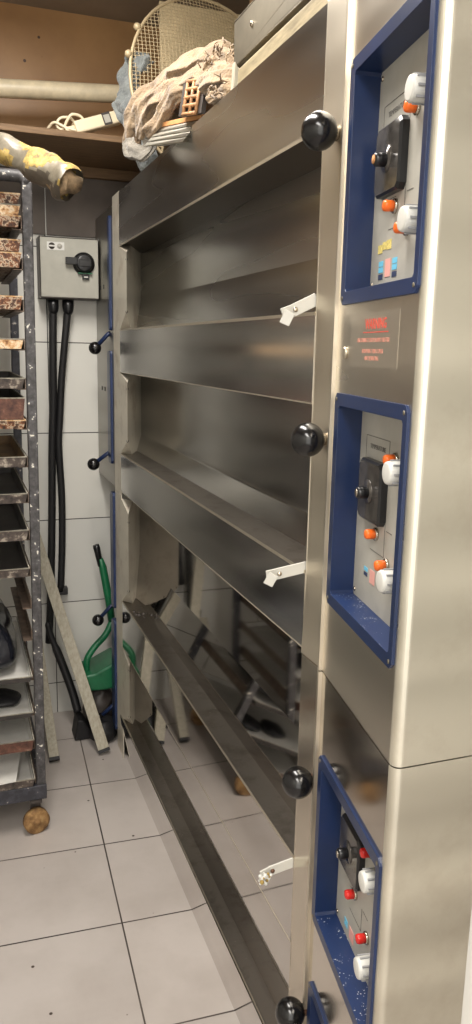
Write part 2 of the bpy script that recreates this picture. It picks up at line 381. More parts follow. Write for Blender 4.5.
def catch(ov, y, z, ln, drop, m='catch_white', dirty=False):
    # bent strip handle reaching out of the stile edge
    a = Vector((.004, y + .004, z)); b = Vector((-ln, y + .012, z - drop)); w = Vector((0, 0, .010)); d = (b - a).normalized(); nrm = Vector((0, 1, 0))
    mb = MB()
    def strip(p, q, h0, h1, t=.0015):
        k = (q - p).normalized().cross(Vector((0, 0, 1))).normalized() * t
        u = (q - p).normalized(); up = (Vector((0, 0, 1)) - u * u.z).normalized()
        P = [p - up * h0 - k, p + up * h0 - k, q + up * h1 - k, q - up * h1 - k, p - up * h0 + k, p + up * h0 + k, q + up * h1 + k, q - up * h1 + k]
        mb.faces(P, [(0, 1, 2, 3), (7, 6, 5, 4), (0, 4, 5, 1), (1, 5, 6, 2), (2, 6, 7, 3), (3, 7, 4, 0)], m)
    mid = b - d * .02
    strip(a, mid, .0095, .0095); strip(mid, b + Vector((0, -.006, .001)), .0095, .011)
    strip(b + Vector((0, -.006, .001)), b + Vector((.012, -.014, -.006)), .011, .010)
    mb.lathe([(.004, 0), (.004, .003), (.0015, .0042)], mid - d * .004 + Vector((0, -.001, 0)), (0, -1, 0), 'rusty_nut' if dirty else 'chrome', 10)
    if dirty:
        for k in range(16):
            mb.sphere(b + Vector((random.uniform(-.004, .016), -.012 + random.uniform(-.004, .004), random.uniform(-.01, .01))), random.uniform(.002, .0045), 'white' if k % 3 else 'foam', 8)
    build(mb, 'door_catch', ov, .0005, 1)

def oven_body(ov, z0, z1):
    build(MB().box(.13, 1.05, .80, 3.09, z0, z1, 'side_paint').box(.092, .13, .785, .83, z0, z1, 'side_paint'), 'body', ov, .001)
def stiles(ov, z0, z1, m):
    build(MB().box(.0, .03, 1.068, YN, z0, z1, m).box(.0, .12, YN - .004, YN, z0, z1, m), 'near_stile', ov, .001)
# upper oven
oven_body(oven_hi, 1.0025, 1.985)
stiles(oven_hi, 1.0025, 1.995, 'stile')
build(MB().box(.0, .002, YFa, 2.772, 1.0025, 1.995, 'jamb'), 'far_stile', oven_hi)
build(MB().box(.0, .002, YN, YFa, 1.825, 1.992, 'steel_top').box(.002, .112, YN, 2.80, 1.825, 1.828, 'lip').box(-.0008, .0005, YN, YFa, 1.8235, 1.829, 'stile').box(.002, .135, YN, YFa, 1.985, 1.992, 'steel_top'), 'top_panel', oven_hi)  # pale strip along the bottom edge stands in for its highlight
door(oven_hi, 1.825, 1.668, 1.56, 'steel_top'); jamb(oven_hi, 1.825, 1.56)
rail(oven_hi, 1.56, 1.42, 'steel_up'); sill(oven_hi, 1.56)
door(oven_hi, 1.42, 1.192, 1.145, 'steel_up'); jamb(oven_hi, 1.42, 1.145)
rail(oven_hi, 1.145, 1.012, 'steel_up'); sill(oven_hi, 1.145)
build(MB().box(.002, .09, YN, YFa + .05, 1.42, 1.423, 'steel_up'), 'rail_return', oven_hi)
# lower oven
oven_body(oven_lo, .02, 1.0005)
stiles(oven_lo, .0, 1.0005, 'stile_low')
build(MB().box(.0, .002, YFa, 2.772, .0, 1.0005, 'jamb'), 'far_stile', oven_lo)
door(oven_lo, .988, .757, .615, 'steel_low', .052, .088); jamb(oven_lo, .985, .615, .088)
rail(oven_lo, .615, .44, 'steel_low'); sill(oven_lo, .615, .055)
door(oven_lo, .44, .20, .16, 'steel_low', .0385, .041); jamb(oven_lo, .44, .16, .041)
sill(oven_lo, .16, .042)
build(MB().box(.002, .04, YN, YFa + .05, .44, .443, 'steel_low'), 'rail_return', oven_lo)
build(MB().prism([(-.004, .159), (.012, .0), (.016, .0), (.0, .159)], YN, 2.70, 'y', 'steel_low'), 'kick_panel', oven_lo)
for ov, y, z, nm in ((oven_hi, 1.089, 1.806, 'chrome'), (oven_hi, 1.088, 1.369, 'chrome'), (oven_lo, 1.074, .803, 'rusty_nut'), (oven_lo, 1.067, .361, 'rusty_nut')):
    handle(ov, (-.029, y, z), nm)
catch(oven_hi, 1.14, 1.581, .052, .028, 'catch_white', False); catch(oven_hi, 1.14, 1.151, .066, .014, 'catch_white', False); catch(oven_lo, 1.14, .601, .060, .018, 'catch_white', True)

# control cover sheets: one bent sheet per oven with the recess holes left open
W = .305
def cover(ov, z0, z1, holes, m, mside):
    mb = MB(); mb.X = PAN; t = .0016; zs = z0
    for (a, b, wa, wb) in sorted(holes):
        mb.box(0, W - .012, 0, t, zs, a, m); mb.box(0, wa, 0, t, a, b, m); mb.box(wb, W - .012, 0, t, a, b, m); zs = b
    mb.box(0, W - .012, 0, t, zs, z1, m)
    # bright raised lip along the stile
    mb.box(-.006, 0, -.006, .03, z0, z1, 'stile')
    mb.box(0, .002, -.006, .0, z0, z1, 'stile')
    o = build(mb, 'control_cover', ov)
    # rounded corner and side
    mb = MB(); R = .012
    def P(w, dd): return (PAN @ Vector((w, dd, 0)))[:2]
    c = PAN @ Vector((W - R, R, 0)); pts = []
    a0 = math.atan2(-math.sin(-S), -math.cos(S)) if False else None
    nrm = PAN.to_3x3() @ Vector((0, -1, 0)); st = math.atan2(nrm.y, nrm.x)
    if st < 0: st += 2 * math.pi
    en = 1.5 * math.pi
    for k in range(9):
        a = st + (en - st) * k / 8; pts.append((c.x + R * math.cos(a), c.y + R * math.sin(a)))
    pts.append((.086, pts[-1][1])); inner = [(x + (t if i < 5 else 0), y + t) for i, (x, y) in enumerate(pts)][::-1]
    n = len(pts); full = pts + inner
    p3 = [(x, y, z0) for x, y in full] + [(x, y, z1) for x, y in full]; k = len(full)
    fs = [(i, (i + 1) % k, k + (i + 1) % k, k + i) for i in range(k)]
    fs += [(i, i + 1, k - 2 - i, k - 1 - i) for i in range(n - 1)] + [(k + i, k + k - 1 - i, k + k - 2 - i, k + i + 1) for i in range(n - 1)]
    mb.faces(p3, fs, mside)
    build(mb, 'side_cover', ov)

def frame(ov, zb, zt, w0, w1, lens, kind):
    # blue bezel with a recess, the grey instrument plate and its controls
    mb = MB(); mb.X = PAN; r = .018; D = .033; f = -.004; c = .008
    # rim
    out = [(w0 + c, zb), (w1 - c, zb), (w1, zb + c), (w1, zt - c), (w1 - c, zt), (w0 + c, zt), (w0, zt - c), (w0, zb + c)]
    g = .004
    q = .0125; inn = [(w0 + r + g, zb + r), (w1 - q - g, zb + r), (w1 - q, zb + r + g), (w1 - q, zt - r - g), (w1 - q - g, zt - r), (w0 + r + g, zt - r), (w0 + r, zt - r - g), (w0 + r, zb + r + g)]
    n = 8
    P = [(a, .002, b) for a, b in out] + [(a, f, b) for a, b in out] + [(a, f, b) for a, b in inn] + [(a, D, b) for a, b in inn]
    fs = []; ff = []
    for i in range(n):
        j = (i + 1) % n
        fs += [(i, j, n + j, n + i), (n + i, n + j, 2 * n + j, 2 * n + i)]
        (ff if i == 0 else fs).append((2 * n + i, 2 * n + j, 3 * n + j, 3 * n + i))
    mb.faces(P, fs, 'blue'); mb.faces(P, ff, 'blue_flour')
    for a, b in ((w0 + .009, zb + .009), (w1 - .009, zb + .009), (w0 + .009, zt - .009), (w1 - .009, zt - .009)):
        mb.lathe([(.003, 0), (.003, .001), (.001, .0016)], (a, f, b), (0, -1, 0), 'channel', 10)
    fr = build(mb, 'control_panel', ov, .0012, 2, normals=True)
    # plate and printing (in plate-local directions: text faces the aisle)
    mb = MB(); mb.X = PAN; mb.box(w0 + r - .001, w1 - q + .001, D, D + .0015, zb + r - .001, zt - r + .001, 'plate')
    if kind == 'mid': zt += .009
    tz = zt - .14           # thermostat centre height
    y = D - .0006
    def line(a, za, b, zb_, wd=.0008):
        if abs(a - b) < 1e-5: mb.box(a - wd / 2, a + wd / 2, y, D, min(za, zb_), max(za, zb_), 'ink')
        else: mb.box(min(a, b), max(a, b), y, D, za - wd / 2, za + wd / 2, 'ink')
    def T(w, z): return Matrix(((1, 0, 0, w), (0, 0, -1, y), (0, 1, 0, z), (0, 0, 0, 1)))
    if kind != 'low':
        line(.060, zt - .066, .150, zt - .066); line(.150, zt - .066, .150, zt - .19); line(.060, zt - .066, .060, zt - .10)
        mb.text('TEMPERATURE', .0092, T(.107, zt - .080), 'ink')
    else:
        mb.text('TEMPERATURE', .009, T(.12, zt - .052), 'ink')
    line(.098, zt - .225, .150, zt - .225); line(.098, zt - .187, .12, zt - .187); line(.150, zt - .187, .150, zt - .225); line(.155, zt - .187, .175, zt - .187)
    mb.text('TOP', .009, T(.225, zt - .055), 'ink'); mb.text('BOTTOM', .008, T(.225, zt - .196), 'ink')
    for a, b in ((w0 + .026, zb + .027), (w1 - .026, zb + .027), (w0 + .026, zt - .027), (w1 - .026, zt - .027)):
        mb.lathe([(.0035, 0), (.0035, .0015), (.001, .0025)], (a, D, b), (0, -1, 0), 'chrome', 10)
    if kind == 'top':
        for a, b, h, m in ((.072, zt - .247, .011, 'yellow'), (.089, zt - .244, .010, 'yellow'), (.104, zt - .244, .012, 'yellow')): mb.box(a - .008, a + .008, y, D, b - h / 2, b + h / 2, m)
        for a in (.078, .128):
            mb.box(a - .008, a + .008, y, D, zt - .270, zt - .263, 'cyan'); mb.box(a - .008, a + .008, y, D, zt - .278, zt - .271, 'cyan'); mb.box(a - .008, a + .008, y, D, zt - .287, zt - .280, 'navy')
        mb.box(.094, .113, y, D, zt - .285, zt - .262, 'pink')
    else:
        mb.box(.078, .092, y, D, zt - .262, zt - .256, 'cyan'); mb.box(.078, .092, y, D, zt - .269, zt - .264, 'navy' if kind == 'mid' else 'cyan'); mb.box(.102, .122, y, D, zt - .274, zt - .254, 'pink')
    build(mb, 'instrument_plate', fr)
    # thermostat
    mb = MB(); mb.X = PAN; tw = .108
    if kind == 'low': tz += .022
    h = .043
    c = .007
    def octo(h, cc, yy): return [(tw - h + cc, yy, tz - h), (tw + h - cc, yy, tz - h), (tw + h, yy, tz - h + cc), (tw + h, yy, tz + h - cc), (tw + h - cc, yy, tz + h), (tw - h + cc, yy, tz + h), (tw - h, yy, tz + h - cc), (tw - h, yy, tz - h + cc)]
    P = octo(h, c, D) + octo(h, c, D - .009) + octo(h - .003, c - .001, D - .012)
    mb.faces(P, [(i, (i + 1) % 8, 8 + (i + 1) % 8, 8 + i) for i in range(8)] + [(8 + i, 8 + (i + 1) % 8, 16 + (i + 1) % 8, 16 + i) for i in range(8)], 'black')
    mb.faces(octo(h - .003, c - .001, D - .012), [tuple(range(8))], 'dial')
    mb.lathe([(.017, 0), (.017, .0015)], (tw, D - .0118, tz), (0, -1, 0), 'dial', 24)
    mb.lathe([(.0085, 0), (.0085, .014), (.007, .016)], (tw, D - .0125, tz - .002), (0, -1, 0), 'black', 16)
    mb.lathe([(.0055, 0), (.0055, .001)], (tw, D - .0288, tz - .002), (0, -1, 0), 'cardboard' if kind == 'top' else 'chrome', 12)
    build(mb, 'thermostat', fr)
    # lamps
    for a, b in ((.174, zt - (.096 if kind == 'top' else .087) if kind != 'low' else zt - .074), (.119, zt - .199 if kind != 'low' else zt - .184), (.164 if kind != 'low' else .176, zt - .232 if kind != 'low' else zt - .215)):
        mb = MB(); mb.X = PAN
        mb.lathe([(.0095, 0), (.0095, .003), (.008, .004)], (a, D, b), (0, -1, 0), 'chrome', 16)
        mb.lathe([(.0072, .004), (.0072, .014), (.006, .0165), (.003, .0175)], (a, D, b), (0, -1, 0), lens, 16)
        build(mb, 'indicator_lamp', fr)
    # white rotary knobs
    for b in (zt - .095, zt - .233) if kind != 'low' else (zt - .076, zt - .213):
        mb = MB(); mb.X = PAN
        mb.lathe([(.021, 0), (.021, .004), (.017, .006)], (.232, D, b), (0, -1, 0), 'white', 28)
        mb.lathe([(.0155, .006), (.0145, .033), (.0135, .0355), (.0115, .0360)], (.232, D, b), (0, -1, 0), 'white', 28)
        for k in range(8):
            a = k * math.pi / 4; cx, cz = .232 + math.cos(a) * .0152, b + math.sin(a) * .0152
            mb.box(cx - .0012, cx + .0012, D - .031, D - .008, cz - .0012, cz + .0012, 'knob_line')
        mb.box(.2145, .2155, D - .0005, D, b - .022, b + .004, 'ink')
        build(mb, 'white_knob', fr)
FR = [(1.566, 1.885, .020, .294), (1.123, 1.443, .016, .290)]
FL = [(.565, .867, .016, .294), (.125, .445, .016, .290)]
hole = lambda L: [(a + .01, b - .01, c + .01, d - .01) for a, b, c, d in L]
cover(oven_hi, 1.0025, 1.998, hole(FR), 'cover', 'side')
cover(oven_lo, .0, 1.0005, hole(FL), 'cover_low', 'side')
frame(oven_hi, *FR[0], 'orange', 'top'); frame(oven_hi, *FR[1], 'orange', 'mid')
frame(oven_lo, *FL[0], 'red', 'low'); frame(oven_lo, *FL[1], 'red', 'low')
# warning sticker on the upper cover
mb = MB(); mb.X = PAN; y = -.00012
mb.box(.063, .24, y, 0, 1.482, 1.552, 'sticker')
def TS(w, z): return Matrix(((1, 0, 0, w), (0, 0, -1, y), (0, 1, 0, z), (0, 0, 0, 1)))
mb.text('WARNING', .0185, TS(.160, 1.5365), 'red_ink', .86, .0002)
mb.box(.115, .206, y - .0003, y, 1.526, 1.5272, 'red_ink')
mb.text('DISCONNECT FROM SUPPLY BEFORE', .0078, TS(.152, 1.5165), 'red_faint', .92)
mb.text('REMOVING THIS COVER', .0078, TS(.152, 1.5025), 'red_faint', .92)
mb.text('AND SERVICING', .0078, TS(.150, 1.4935), 'red_faint', .92)
st = build(mb, 'warning_sticker', oven_hi); st['label'] = 'translucent warning sticker with red lettering'
mb = MB(); mb.X = PAN; mb.lathe([(.0085, 0), (.0085, .0025), (.006, .0035)], (.043, 0, 1.500), (0, -1, 0), 'stile', 20); build(mb, 'hole_plug', oven_hi)
# far service columns
mb = MB().box(0, .012, 2.775, 3.105, 1.012, 1.97, 'steel_far')
for z in (1.716, 1.35): mb.box(-.002, 0, 3.00, 3.012, z - .008, z + .008, 'black').box(-.002, 0, 2.94, 2.95, z - .008, z + .008, 'black')
build(mb, 'far_cover', oven_hi, .001)
build(MB().box(.118, .126, 2.775, 3.09, .0, 1.0, 'steel_low'), 'far_cover', oven_lo, .001)
for ov, a, b, nm in ((oven_hi, 1.56, 1.94, 0), (oven_hi, 1.09, 1.49, 0), (oven_lo, .55, .985, 0), (oven_lo, .06, .50, 0)):
    ya = 2.80 if a > 1 else 2.778; wd = .030 if a > 1.5 else .052
    mb = MB().prism([(ya, a), (ya + wd - .013, a), (ya + wd, a + .012), (ya + wd, b - .012), (ya + wd - .013, b), (ya, b), (ya - .005, b - .01), (ya - .005, a + .01)], -.009, .02, 'x', 'blue')
    build(mb, 'far_control_panel', ov, .002)
for ov, b, r0 in ((oven_hi, (-.048, 2.87, 1.498), (-.006, 2.85, 1.546)), (oven_hi, (-.060, 2.87, 1.080), (-.006, 2.86, 1.122)), (oven_lo, (-.052, 2.87, .477), (-.006, 2.86, .530)), (oven_lo, (-.056, 2.87, .072), (-.006, 2.86, .118))):
    o = build(MB().tube([(.01, r0[1], r0[2] + .01), r0, tuple(b[i] + (r0[i] - b[i]) * .2 for i in range(3))], .0075, 'blue', 12), 'lever_arm', ov)
    build(MB().sphere(b, .0225, 'ball'), 'ball_knob', o)
# crumbs swept against the far end of the third sill
mb = MB()
for k in range(9):
    mb.sphere((random.uniform(.01, .06), random.uniform(2.44, 2.56), .6165), random.uniform(.003, .007), 'dark_side', 8)
tag(build(mb, 'baking_crumbs'), 'few dark crumbs left at the far end of the third sill', 'crumbs', kind='stuff')

# ------------------------------------------------------------------ wall shelf, pipe, switch box, cables
sh = thing('wall_shelf', (-.2, 2.9, 2.10), 'brown wooden shelf plank on a batten high on the back wall', 'shelf')
build(MB().box(-1.6, 1.25, 2.70, YB - .011, 2.150, 2.170, 'wood'), 'plank', sh, .002)
build(MB().box(-.105, 1.25, 3.085, YB - .009, 2.112, 2.149, 'wood').box(-1.6, -.35, 3.085, YB - .009, 2.112, 2.149, 'wood'), 'batten', sh, .002)
tag(build(MB().tube([(-1.7, 2.92, 2.265), (-.34, 2.92, 2.330), (.1, 2.92, 2.362), (1.2, 2.92, 2.42)], .029, 'pipe', 20), 'wall_pipe'), 'long cream pipe running across the tan wall above the shelf', 'pipe')

sb = thing('switch_box', (-.11, 3.07, 1.675), 'grey isolator switch box with black rotary switch on the tiled wall', 'switch box')
build(MB().box(-.214, -.006, 3.02, 3.118, 1.678, 1.885, 'box_grey').box(-.217, -.214, 3.022, 3.118, 1.674, 1.889, 'dark_side').box(-.217, -.006, 3.022, 3.118, 1.674, 1.678, 'dark_side').box(-.217, -.006, 3.022, 3.118, 1.885, 1.889, 'dark_side'), 'enclosure', sb, .002)
mb = MB().lathe([(.040, 0), (.040, .008), (.032, .014), (.031, .026), (.026, .030)], (-.060, 3.02, 1.800), (0, -1, 0), 'black', 32)
mb.box(-.128, -.060, 2.992, 3.004, 1.793, 1.818, 'black'); mb.box(-.082, -.035, 2.988, 2.994, 1.787, 1.812, 'black')
sw = build(mb, 'rotary_switch', sb, .002)
mb = MB().box(-.082, -.030, 3.005, 3.012, 1.763, 1.767, 'green').box(-.066, -.042, 3.008, 3.019, 1.744, 1.764, 'black').box(-.061, -.047, 3.0075, 3.008, 1.750, 1.754, 'paper')
build(mb, 'padlock_tab', sb)
mb = MB().box(-.190, -.128, 3.0185, 3.02, 1.842, 1.870, 'white')
mb.lathe([(.0115, 0), (.0115, .0004)], (-.173, 3.0186, 1.856), (0, -1, 0), 'dark_side', 24)
mb.box(-.184, -.162, 3.0178, 3.0184, 1.8535, 1.8585, 'white')
mb.lathe([(.009, 0), (.009, .0004)], (-.145, 3.0186, 1.856), (0, -1, 0), 'plate', 24)
build(mb, 'maker_label', sb)
def conduit(pts, r, label):
    o = thing('power_cable', pts[-1], label, 'cable')
    build(MB().tube(jit(pts, 8), r, 'black_matt', 12), 'sheath', o)
    p = Vector(pts[0]); build(MB().lathe([(.013, 0), (.019, .012), (.021, .03), (.021, .052)], p - Vector((0, 0, .03)), (0, 0, 1), 'black', 16), 'gland', o)
    return o
conduit([(-.169, 3.06, 1.648), (-.174, 3.065, 1.45), (-.175, 3.075, 1.302), (-.183, 3.08, 1.131), (-.190, 3.09, .85), (-.201, 3.095, .553), (-.215, 3.095, .32)], .0145, 'left thick black cable hanging below the grey switch box')
c2 = conduit([(-.114, 3.06, 1.648), (-.128, 3.065, 1.52), (-.142, 3.075, 1.38), (-.152, 3.08, 1.226), (-.158, 3.082, 1.130), (-.150, 3.09, .92), (-.153, 3.095, .72), (-.163, 3.095, .535)], .0135, 'right thick black cable under the switch box, ending at a clip')
build(MB().box(-.180, -.135, 3.085, 3.119, .520, .550, 'black'), 'clip', c2, .003)

# ------------------------------------------------------------------ rack and trays
XRK = lambda z: -.322 - .012 * (1.9 - z) / 1.76           # centre of the right posts
rk = thing('tray_rack', (-.57, 2.57, 0), 'tall dark grey bakery rack with chipped paint and brown wheels, full of trays', 'rack')
def post(y, m, off=0, wd=.0135, z1=1.93):
    T0 = []
    for z in (.12, z1):
        x = XRK(z) + off; T0 += [(x - wd, y - wd, z), (x + wd, y - wd, z), (x + wd, y + wd, z), (x - wd, y + wd, z)]
    build(MB().faces(T0, [(0, 1, 2, 3), (7, 6, 5, 4), (0, 4, 5, 1), (1, 5, 6, 2), (2, 6, 7, 3), (3, 7, 4, 0)], m), 'post', rk, .003)
YR0, YR1 = 2.30, 2.86
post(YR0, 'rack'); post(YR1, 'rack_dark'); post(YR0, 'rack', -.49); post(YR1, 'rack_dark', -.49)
for y in (YR0, YR1):
    mb = MB(); x0, x1 = XRK(1.93) - .49, XRK(1.93)
    mb.tube([(x0, y, 1.925), (x0 + .006, y, 1.938), (x0 + .02, y, 1.944), (x1 - .02, y, 1.944), (x1 - .006, y, 1.938), (x1, y, 1.925)], .0165, 'rack', 8)
    build(mb, 'top_bar', rk)
mb = MB()
for a, b, c_, d in ((-.84, -.318, YR0 - .018, YR0 + .014), (-.84, -.318, YR1 - .014, YR1 + .018), (-.346, -.318, YR0, YR1), (-.84, -.812, YR0, YR1)): mb.box(a, b, c_, d, .118, .166, 'rack_dark')
build(mb, 'base_frame', rk, .003)
for k, (x, y, s) in enumerate(((-.352, 2.30, 1), (-.80, 2.30, 1), (-.352, 2.84, 1), (-.80, 2.84, 1))):
    o = build(MB().box(x - .018, x + .018, y - .02, y + .02, .108, .118, 'dark_side').box(x - .016, x + .016, y + .014, y + .018, .035, .112, 'dark_side'), 'caster', rk)
    build(MB().lathe([(.030, -.014), (.040, -.012), (.0405, 0), (.040, .012), (.030, .014), (.010, .0145), (.009, .019)], (x, y - .004, .0405), (.25, -1, 0), 'wheel', 28), 'wheel', o)
TRAYS = [ # z_bottom, z_top, material, inside, label
 (1.867, 1.894, 'rust', 'tray_in', 'topmost rusty tray in the rack, white flaking rim', 0),
 (1.839, 1.866, 'rust_light', 'tray_in', 'pale rusty tray second from the top, sandwiched in the top stack of three', 0),
 (1.811, 1.838, 'rust', 'tray_in', 'rusty brown tray at the bottom of the top stack of three', 0),
 (1.748, 1.777, 'rust', 'tray_in', 'rust-mottled orange tray resting tilted on the tray below the top stack', 1),
 (1.707, 1.744, 'rust', 'tray_in', 'mottled rusty tray with cream patches under the tilted tray', 0),
 (1.597, 1.631, 'rust', 'tray_in', 'single speckled rusty tray beside the switch box', 0),
 (1.492, 1.518, 'rust_light', 'tray_in', 'pale orange tray standing out brightest in the rack', 0),
 (1.384, 1.412, 'tray_dark', 'tray_in', 'dark grey shallow tray directly above the deep dark tin', 0),
 (1.298, 1.358, 'tray_brown', 'tray_in', 'deep dark brown tin set inside a rusty tray', 0),
 (1.272, 1.296, 'rust', 'tray_in', 'rust orange tray carrying the deep dark tin', 0),
 (1.164, 1.193, 'tray_dark', 'tray_in_brown', 'speckled tray with golden brown stained inside', 0),
 (1.060, 1.088, 'tray_dark', 'tray_in', 'chipped dark tray below the one with the golden brown inside', 0),
 (.949, .981, 'tray_dark', 'tray_in', 'dark tray with grey scratched rim, third above the black bag', 0),
 (.840, .867, 'tray_dark', 'tray_in', 'dark peeling tray just above the black bag', 0),
 (.513, .531, 'tray_in', 'paper', 'thin tray lined with white paper under the black bag', 0),
 (.398, .416, 'tray_in', 'paper', 'thin tray lined with white paper and holding dark crusts', 0),
 (.288, .326, 'tray_brown', 'paper', 'reddish brown tray second from the bottom of the rack', 0),
 (.168, .196, 'tray_dark', 'paper', 'bottom tray of the rack holding a folded white sheet', 0)]
def tray(zb, zt, m, inside, label, tilt):
    xr = XRK(zb) - .020; xl = xr - .445; y0, y1 = 2.275, 2.84
    t = .002; d = .006
    def rect(i, z): return [(xl + i, y0 + i, z), (xr - i, y0 + i, z), (xr - i, y1 - i, z), (xl + i, y1 - i, z)]
    o = thing('baking_tray', ((xl + xr) / 2, (y0 + y1) / 2, zb), label, 'tray', 'baking trays in the rack')
    mb = MB()
    P = rect(d, zb) + rect(0, zt) + rect(t * 1.6, zt) + rect(d + t, zb + t)
    q = lambda a, b: [(a + i, a + (i + 1) % 4, b + (i + 1) % 4, b + i) for i in range(4)]
    if tilt: P = [(x, y, z + (x - xr) * -.012 + (.012 if z > zb + .01 else .0) * 0) for x, y, z in P]
    mb.faces(P, [(3, 2, 1, 0)] + q(0, 4), m); mb.faces(P, q(8, 12)[::1] + [(12, 13, 14, 15)], inside); 
    build(mb, 'pan', o)
    mb = MB(); lp = rect(.0, zt)
    if tilt: lp = [(x, y, z + (x - xr) * -.012) for x, y, z in lp]
    mb.tube(lp, .0022, 'rim' if m != 'rust' else 'rust_light', 6, closed=True)
    build(mb, 'rolled_rim', o)
    # runners of the rack under this tray
for a in TRAYS: tray(*a)
for zb in [t[0] for t in TRAYS if t[0] not in (1.867, 1.839, 1.748, 1.298)] + [.74, .64]:
    xr = XRK(zb)
    for sgn, xx in ((1, xr - .0145), (-1, xr - .49 + .0145)):
        s = -sgn
        mb = MB().box(min(xx, xx + s * .0025), max(xx, xx + s * .0025), YR0 + .0, YR1, zb - .004, zb + .028, 'runner')
        mb.box(min(xx, xx + s * .026), max(xx, xx + s * .026), YR0, YR1, zb - .0045, zb - .002, 'runner')
        build(mb, 'runner', rk)
# bag on the paper-lined tray
mb = MB(); mb.lathe([(.02, 0), (.17, .004), (.185, .03), (.175, .10), (.155, .15), (.10, .18), (.02, .185)], (0, 0, 0), (0, 0, 1), 'bag', 48)
for v in mb.bm.verts:
    a = math.atan2(v.co.y, v.co.x); sq = 1 / max(abs(math.cos(a)), abs(math.sin(a))) ** .75
    v.co.x *= sq * .98; v.co.y *= sq * 1.25; v.co += noise.noise_vector(v.co * 12) * .010 + noise.noise_vector(v.co * 40) * .004
    v.co.z = max(v.co.z, 0.0) * .92; v.co += Vector((-.560, 2.53, .5325))
tag(build(mb, 'plastic_bag', subsurf=1), 'glossy black plastic bag lying on a paper-lined tray in the rack', 'bag')
# dark crusts on the lower paper tray
def lump(c, sx, sy, sz, m, name, label, cat, seed, amp=.006, group=None):
    mb = MB().sphere((0, 0, 0), 1, m, 20)
    for v in mb.bm.verts:
        v.co = Vector((v.co.x * sx, v.co.y * sy, v.co.z * sz)); v.co += noise.noise_vector(v.co * 30 + Vector((seed, 0, 0))) * amp
        v.co.z = max(v.co.z, -sz * .9)
    zmin = min(v.co.z for v in mb.bm.verts)
    for v in mb.bm.verts: v.co += Vector((c[0], c[1], c[2] - zmin))
    return tag(build(mb, name), label, cat, group)
lump((-.43, 2.40, .402), .055, .06, .018, 'black_matt', 'burnt_crust', 'flat charred crust on white paper, nearer the rack post', 'crust', 2)
lump((-.55, 2.42, .402), .05, .06, .02, 'black_matt', 'burnt_crust', 'flat charred crust on white paper at the left picture edge', 'crust', 5)
mb = MB().faces([(-.80, 2.27, .200), (-.41, 2.27, .199), (-.38, 2.45, .218), (-.37, 2.60, .204), (-.80, 2.60, .204), (-.60, 2.27, .188), (-.60, 2.45, .226)], [(0, 5, 6, 4), (5, 1, 2, 6), (6, 2, 3, 4)], 'paper')
o = tag(build(mb, 'paper_sheet'), 'creased white paper sheet lying in the bottom tray', 'paper'); s_ = o.modifiers.new('s', 'SOLIDIFY'); s_.thickness = .0008
lump((-.50, 2.44, 1.386), .09, .06, .016, 'tray_brown', 'cake_crust', 'dark crust lying in the shallow tray above the deep tin', 'crust', 8)

# worn insulated tube on the rack top
pts = jit([(-.80, 2.36, 2.03), (-.56, 2.30, 2.03), (-.43, 2.24, 2.0), (-.345, 2.17, 1.965), (-.275, 2.10, 1.918), (-.240, 2.06, 1.888)], 8)
o = thing('insulated_tube', (-.5, 2.25, 1.96), 'frayed yellow and grey taped tube lying over the top of the rack', 'tube')
mb = MB(); mb.tube(pts, [.033 + .004 * math.sin(i * .7) + (.006 if i > 26 else 0) for i in range(len(pts))], 'tape', 28, caps=False); lumpy(mb, .010, 22); lumpy(mb, .004, 70, 5)
iy = mb.mi('foam'); it = mb.mi('tape_shade')
mb.bm.normal_update()
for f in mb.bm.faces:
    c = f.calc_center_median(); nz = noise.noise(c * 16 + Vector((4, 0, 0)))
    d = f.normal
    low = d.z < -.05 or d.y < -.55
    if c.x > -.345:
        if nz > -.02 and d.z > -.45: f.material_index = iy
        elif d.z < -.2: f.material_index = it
    elif low and nz > -.22 and c.x < -.37: f.material_index = iy
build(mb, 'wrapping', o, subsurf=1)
mb = MB(); p = Vector(pts[-1]); d = (Vector(pts[-1]) - Vector(pts[-4])).normalized()
mb.tube([p - d * .05, p - d * .01, p + d * .006], [.034, .032, .024], 'pink_foam', 20); lumpy(mb, .018, 48, 3)
build(mb, 'torn_core', o)

# ------------------------------------------------------------------ corner: planks, tools
def plank(a, b, w, t, label):
    a = Vector(a); b = Vector(b); d = (b - a); L = d.length; d.normalize(); side = d.cross(Vector((0, 1, 0))).normalized(); n = side.cross(d)
    T = Matrix((( side.x, n.x, d.x, a.x), (side.y, n.y, d.y, a.y), (side.z, n.z, d.z, a.z), (0, 0, 0, 1)))
    o = thing('wooden_plank', a, label, 'plank')
    build(MB().box(-w / 2, w / 2, -t / 2, t / 2, .012, L, 'wood_pale', T), 'board', o, .0015)
    build(MB().box(-w / 2 - .001, w / 2 + .001, -t / 2 - .001, t / 2 + .001, 0, .012, 'black_matt', T), 'end_cap', o)
plank((-.062, 2.71, .012), (-.262, 3.095, .79), .042, .018, 'long pale batten leaning on the wall tiles, its foot beside the far oven end')
plank((-.248, 2.70, .012), (-.262, 3.095, .36), .036, .016, 'shorter pale batten standing just behind the rack post')
pan = thing('dustpan', (-.06, 2.93, .0), 'green long-handled dustpan with black grip tucked beside the oven', 'dustpan')
mb = MB().tube([(-.022, 2.98, .69), (-.012, 2.98, .655), (.010, 2.975, .52), (.020, 2.97, .42)], [.011, .015, .016, .014], 'green', 14)
build(mb, 'handle', pan)
build(MB().tube([(-.037, 2.985, .745), (-.034, 2.985, .735), (-.020, 2.98, .66)], [.012, .0135, .011], 'black', 14), 'grip', pan)
build(MB().tube(jit([(.02, 2.97, .43), (-.01, 2.95, .385), (-.058, 2.93, .345), (-.088, 2.92, .305), (-.092, 2.92, .265), (-.09, 2.92, .25)], 6), .013, 'green', 14), 'hoop', pan)
